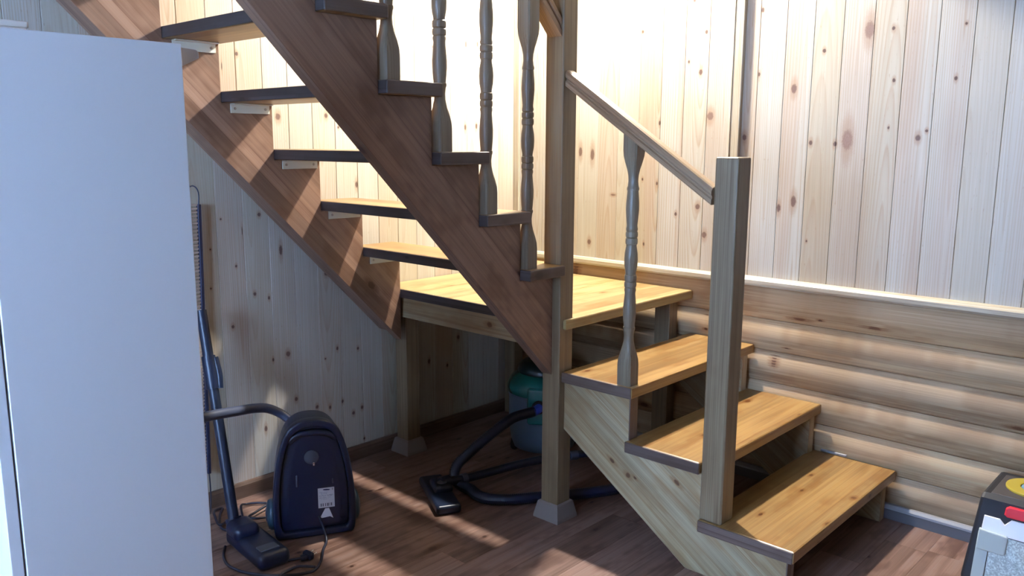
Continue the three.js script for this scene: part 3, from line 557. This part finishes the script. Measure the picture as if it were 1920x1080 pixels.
  const cord = part('power_cord', own(merge([
    tube([[-1.495, 0.07, 0.472], [-1.493, 0.03, 0.495], [-1.508, 0.006, 0.53], [-1.551, 0.005, 0.574], [-1.608, 0.005, 0.64], [-1.649, 0.005, 0.665], [-1.693, 0.005, 0.651], [-1.741, 0.005, 0.609], [-1.782, 0.005, 0.556], [-1.805, 0.005, 0.503], [-1.811, 0.005, 0.439], [-1.789, 0.005, 0.373], [-1.76, 0.008, 0.33]], 0.0044, 140, 8),
    tube([[-1.64, 0.012, 0.662], [-1.652, 0.012, 0.643], [-1.671, 0.010, 0.618], [-1.703, 0.006, 0.609], [-1.742, 0.006, 0.622], [-1.765, 0.006, 0.66]], 0.0044, 60, 8),
    tube([[-1.487, 0.006, 0.128], [-1.516, 0.008, 0.104], [-1.548, 0.008, 0.086], [-1.578, 0.02, 0.11], [-1.605, 0.008, 0.165], [-1.617, 0.006, 0.188], [-1.655, 0.008, 0.166], [-1.698, 0.012, 0.18], [-1.686, 0.02, 0.125], [-1.654, 0.012, 0.065], [-1.625, 0.01, 0.06], [-1.657, 0.006, 0.103], [-1.701, 0.006, 0.206], [-1.68, 0.006, 0.243], [-1.62, 0.005, 0.25]], 0.0044, 160, 8),
    tube([[-1.50, 0.022, 0.17], [-1.567, 0.018, 0.191], [-1.599, 0.014, 0.200], [-1.585, 0.010, 0.222], [-1.548, 0.008, 0.239]], 0.0044, 60, 8),
    tube([[-1.637, 0.011, 0.580], [-1.66, 0.008, 0.563], [-1.69, 0.006, 0.548], [-1.725, 0.005, 0.537]], 0.0044, 40, 8)])), M.cord, vac, 'black power cord in loops on the floor');
  const pd = V(0.045, 0, -0.012).normalize();
  const plug = part('plug', own(merge([tube([[-1.640, 0.012, 0.582], [-1.628, 0.014, 0.589], [-1.616, 0.016, 0.594]], 0.010, 12, 12), flat(new RoundedBoxGeometry(0.020, 0.024, 0.040, 3, 0.007)).rotateY(0.1).translate(-1.616, 0.016, 0.588)])), M.vacRim, cord);
  part('prong', own(tube([[-1.608, 0.016, 0.578], [-1.588, 0.016, 0.5735]], 0.0024, 4, 8)), M.chrome, vac); part('prong', own(tube([[-1.610, 0.016, 0.598], [-1.590, 0.016, 0.5935]], 0.0024, 4, 8)), M.chrome, vac);
}

// ---------------------------------------------------------------- green-topped tank vacuum under the landing
{
  const C = V(-0.355, 0, 0.485);
  const t = thing('vacuum_cleaner', 'drum vacuum cleaner with glossy teal lid and grey tank under the landing', 'vacuum cleaner', C.toArray());
  const W = (pts) => lathe(pts, 56).translate(C.x, 0, C.z);
  part('tank', W([[0, 0.018], [0.118, 0.018], [0.132, 0.024], [0.140, 0.05], [0.147, 0.10], [0.150, 0.16], [0.150, 0.245], [0.152, 0.25], [0.152, 0.262], [0.148, 0.264], [0, 0.264]]), M.steel, t);
  part('lid', W([[0.150, 0.262], [0.157, 0.266], [0.158, 0.286], [0.152, 0.306], [0.138, 0.328], [0.116, 0.345], [0.104, 0.350], [0, 0.350]]), M.teal, t, 'glossy teal domed lid');
  part('motor_cap', W([[0.112, 0.346], [0.114, 0.356], [0.106, 0.378], [0.085, 0.394], [0.045, 0.402], [0, 0.403]]), M.tealDark, t, 'dark motor cover');
  part('carry_handle', tube([[C.x - 0.045, 0.392, C.z - 0.045], [C.x - 0.03, 0.420, C.z - 0.03], [C.x + 0.03, 0.420, C.z + 0.03], [C.x + 0.045, 0.392, C.z + 0.045]], 0.010, 30, 10), M.tealDark, t);
  const dir = V(-0.83, 0, 0.56).normalize(), side = V(dir.z, 0, -dir.x), put = (g) => { const m = new THREE.Matrix4().makeBasis(side, V(0, 1, 0), dir).setPosition(C); return flat(g).applyMatrix4(m); };
  const door = part('inlet_plate', put(new RoundedBoxGeometry(0.105, 0.155, 0.034, 4, 0.012).translate(0, 0.232, 0.146)), M.teal, t, 'teal inlet plate');
  part('port', put(lathe([[0.016, -0.02], [0.026, -0.02], [0.028, 0.004], [0.025, 0.010], [0.018, 0.010], [0.016, 0.0]], 28).rotateX(Math.PI / 2).translate(-0.002, 0.235, 0.168)), M.black, door);
  part('latch', put(new RoundedBoxGeometry(0.012, 0.11, 0.012, 2, 0.004).translate(0.040, 0.245, 0.166)), M.teal, door);
  for (const a of [0.6, 2.2, 3.8, 5.3]) part('caster', merge([new THREE.SphereGeometry(0.0175, 16, 12).translate(C.x + 0.128 * Math.cos(a), 0.0176, C.z + 0.128 * Math.sin(a)), new THREE.CylinderGeometry(0.014, 0.022, 0.03, 14).translate(C.x + 0.126 * Math.cos(a), 0.04, C.z + 0.126 * Math.sin(a))]), M.black, t);
  const e = C.clone().addScaledVector(dir, 0.178);
  part('hose_collar', tube([[e.x, 0.235, e.z], [e.x - 0.020, 0.234, e.z + 0.006], [e.x - 0.045, 0.230, e.z + 0.004]], 0.019, 16, 16), M.blue, t, 'blue hose collar');
  part('hose', tube([[e.x - 0.040, 0.231, e.z + 0.004], [-0.640, 0.226, 0.57], [-0.700, 0.212, 0.57], [-0.765, 0.175, 0.55], [-0.837, 0.125, 0.525], [-0.898, 0.08, 0.51], [-0.922, 0.04, 0.525], [-0.915, 0.022, 0.56], [-0.92, 0.0225, 0.61], [-0.938, 0.0225, 0.665], [-0.936, 0.0225, 0.71], [-0.905, 0.0225, 0.756], [-0.855, 0.0225, 0.80], [-0.79, 0.0225, 0.843], [-0.726, 0.0225, 0.893], [-0.629, 0.0225, 0.955], [-0.521, 0.0195, 1.0], [-0.41, 0.0195, 1.01], [-0.31, 0.0225, 0.96]], 0.0215, 300, 14, 0.0075), M.hoseBlack, t, 'long black corrugated hose lying on the floor');
  part('wand', tube([[-0.962, 0.045, 0.532], [-0.88, 0.040, 0.554], [-0.70, 0.046, 0.603], [-0.552, 0.044, 0.643], [-0.32, 0.036, 0.735], [-0.22, 0.034, 0.775]], 0.0165, 60, 14), M.hoseBlack, t, 'black rigid suction tube');
  part('wand_ring', tube([[-0.905, 0.0415, 0.5475], [-0.885, 0.041, 0.553]], 0.020, 4, 16), M.vacGrey, t);
  part('wand_ring', tube([[-0.43, 0.040, 0.692], [-0.40, 0.039, 0.704]], 0.0195, 4, 16), M.vacGrey, t);
  const fh = part('floor_head', [flat(new RoundedBoxGeometry(0.30, 0.034, 0.092, 3, 0.012).rotateY(-2.07).translate(-1.018, 0.0175, 0.545)), flat(new RoundedBoxGeometry(0.10, 0.030, 0.07, 3, 0.012).rotateY(-2.07).translate(-1.0, 0.042, 0.535)), tube([[-1.0, 0.048, 0.53], [-0.96, 0.046, 0.533]], 0.024, 4, 16)], M.vacRim, t, 'black floor nozzle');
  part('pivot', lathe([[0, 0.006], [0.016, 0.005], [0.02, 0], [0, 0]], 24).translate(-1.005, 0.0565, 0.545), M.vacGrey, fh);
}

// ---------------------------------------------------------------- tool case at the lower right
{
  const z0 = 2.160, z1 = 2.542;
  const flare = (g) => { const p = g.attributes.position; for (let i = 0; i < p.count; i++) p.setZ(i, p.getZ(i) + Math.sign(p.getZ(i) - 2.35) * 0.030 * (1 - p.getY(i) / 0.281)); g.computeVertexNormals(); return g; };
  const t = thing('tool_case', 'black and grey tool case with red latch and yellow ring standing by the log wall', 'toolbox', [-0.19, 0, 2.35]);
  part('shell', flare(prism([[-0.06, 0], [-0.06, 0.262], [-0.075, 0.281], [-0.285, 0.281], [-0.300, 0.268], [-0.309, 0.17], [-0.326, 0.015], [-0.318, 0]], 'z', z0, z1, 0.009)), M.black, t);
  part('top_tray', box(-0.285, -0.10, 0.277, 0.2835, z0 + 0.022, z1 - 0.022, 0.003), M.blackTop, t);
  const ring = new THREE.Shape(); ring.absarc(0, 0, 0.078, 0, Math.PI * 2); const hole = new THREE.Path(); hole.absarc(0, 0, 0.043, 0, Math.PI * 2, true); ring.holes.push(hole);
  const rg = flat(new THREE.ExtrudeGeometry(ring, { depth: 0.004, bevelEnabled: true, bevelSize: 0.002, bevelThickness: 0.002, bevelSegments: 2, curveSegments: 40 })).rotateX(-Math.PI / 2).translate(-0.178, 0.2845, 2.279);
  part('ring', rg, M.yellow, t, 'yellow ring on the lid');
  part('hub', lathe([[0, 0.012], [0.030, 0.011], [0.038, 0.007], [0.041, 0], [0, 0]], 36).translate(-0.178, 0.283, 2.279), M.hub, t);
  // front face slopes: pieces lie on the line x = -0.309 - (0.17 - y) * 0.11
  const fx = (y) => (y > 0.17 ? -0.309 + (y - 0.17) * 0.092 : -0.309 - (0.17 - y) * 0.11);
  const face = (pts, d, b = 0.0015, back = 0.004) => { const g = prism(pts, 'x', -back, d, b), p = g.attributes.position; for (let i = 0; i < p.count; i++) p.setX(i, fx(p.getY(i)) - p.getX(i)); for (let i = 0; i < p.count; i += 3) for (let k = 0; k < 3; k++) { const q = p.array[(i + 1) * 3 + k]; p.array[(i + 1) * 3 + k] = p.array[(i + 2) * 3 + k]; p.array[(i + 2) * 3 + k] = q; } g.computeVertexNormals(); return g; };
  part('front_band', face([[2.172, 0.168], [2.176, 0.217], [2.217, 0.217], [2.231, 0.203], [2.247, 0.222], [2.46, 0.222], [2.475, 0.203], [2.49, 0.217], [2.53, 0.217], [2.534, 0.168]], 0.004), M.whitePlastic, t, 'white notched band');
  part('corner_strip', face([[2.160, 0.006], [2.166, 0.165], [2.199, 0.165], [2.193, 0.006]], 0.006), M.greyPlastic, t);
  part('front_panel', face([[2.1945, 0.006], [2.2, 0.165], [2.50, 0.165], [2.505, 0.006]], 0.003), M.speckle, t, 'speckled grey front panel');
  part('corner_strip', face([[2.507, 0.006], [2.502, 0.165], [2.536, 0.165], [2.542, 0.006]], 0.006), M.greyPlastic, t);
  part('clasp', face([[2.165, 0.118], [2.168, 0.176], [2.241, 0.172], [2.245, 0.168], [2.243, 0.118], [2.239, 0.114], [2.168, 0.114]], 0.012, 0.003), M.greyPlastic, t, 'grey clasp');
  part('clasp', face([[2.46, 0.118], [2.457, 0.168], [2.461, 0.172], [2.534, 0.176], [2.537, 0.118], [2.533, 0.114], [2.464, 0.114]], 0.012, 0.003), M.greyPlastic, t, 'grey clasp');
  part('latch', face([[2.228, 0.236], [2.230, 0.256], [2.238, 0.262], [2.46, 0.262], [2.468, 0.256], [2.468, 0.236], [2.46, 0.230], [2.236, 0.230]], 0.012, 0.003), M.red, t, 'red latch bar');
}

// ---------------------------------------------------------------- lamps
{
  const l = thing('wall_lamp', 'arm lamp on the wall high above the landing, its wide metal shade added to block upward light', 'lamp', [BULB.x, BULB.y, BULB.z]);
  const glow = new THREE.MeshStandardMaterial({ color: 0xffffff, emissive: BULB_COLOR, emissiveIntensity: 6 }), B = (pts, n = 28) => lathe(pts, n).translate(BULB.x, BULB.y, BULB.z);
  part('bulb', B([[0, -0.046], [0.018, -0.042], [0.031, -0.030], [0.036, -0.011], [0.034, 0.010], [0.024, 0.030], [0.015, 0.042], [0.014, 0.05], [0, 0.05]]), glow, l);
  part('socket', B([[0, 0.11], [0.008, 0.108], [0.018, 0.095], [0.020, 0.052], [0, 0.052]]), M.whitePlastic, l);
  part('shade', B([[0.021, 0.098], [0.05, 0.092], [0.11, 0.045], [0.145, 0.006], [0.147, 0.004], [0.144, 0.002], [0.108, 0.040], [0.05, 0.086], [0.021, 0.092]], 40), M.shade, l);  // unseen shade, added to keep bulb light off the upper walls
  part('arm', tube([[BULB.x, BULB.y + 0.105, BULB.z], [BULB.x + 0.01, BULB.y + 0.16, BULB.z], [BULB.x + 0.08, BULB.y + 0.2, BULB.z], [-0.024, BULB.y + 0.2, BULB.z]], 0.007, 30, 10), M.shade, l);
  part('wall_plate', lathe([[0, 0], [0.045, 0], [0.045, 0.008], [0.03, 0.016], [0, 0.018]], 28).rotateZ(Math.PI / 2).translate(-0.0222, BULB.y + 0.2, BULB.z), M.shade, l);
  const p = new THREE.PointLight(BULB_COLOR, BULB_CANDELA); p.name = 'bulb_light'; p.castShadow = true; p.shadow.radius = 2; l.add(p);
}
renderer.render(scene, camera);
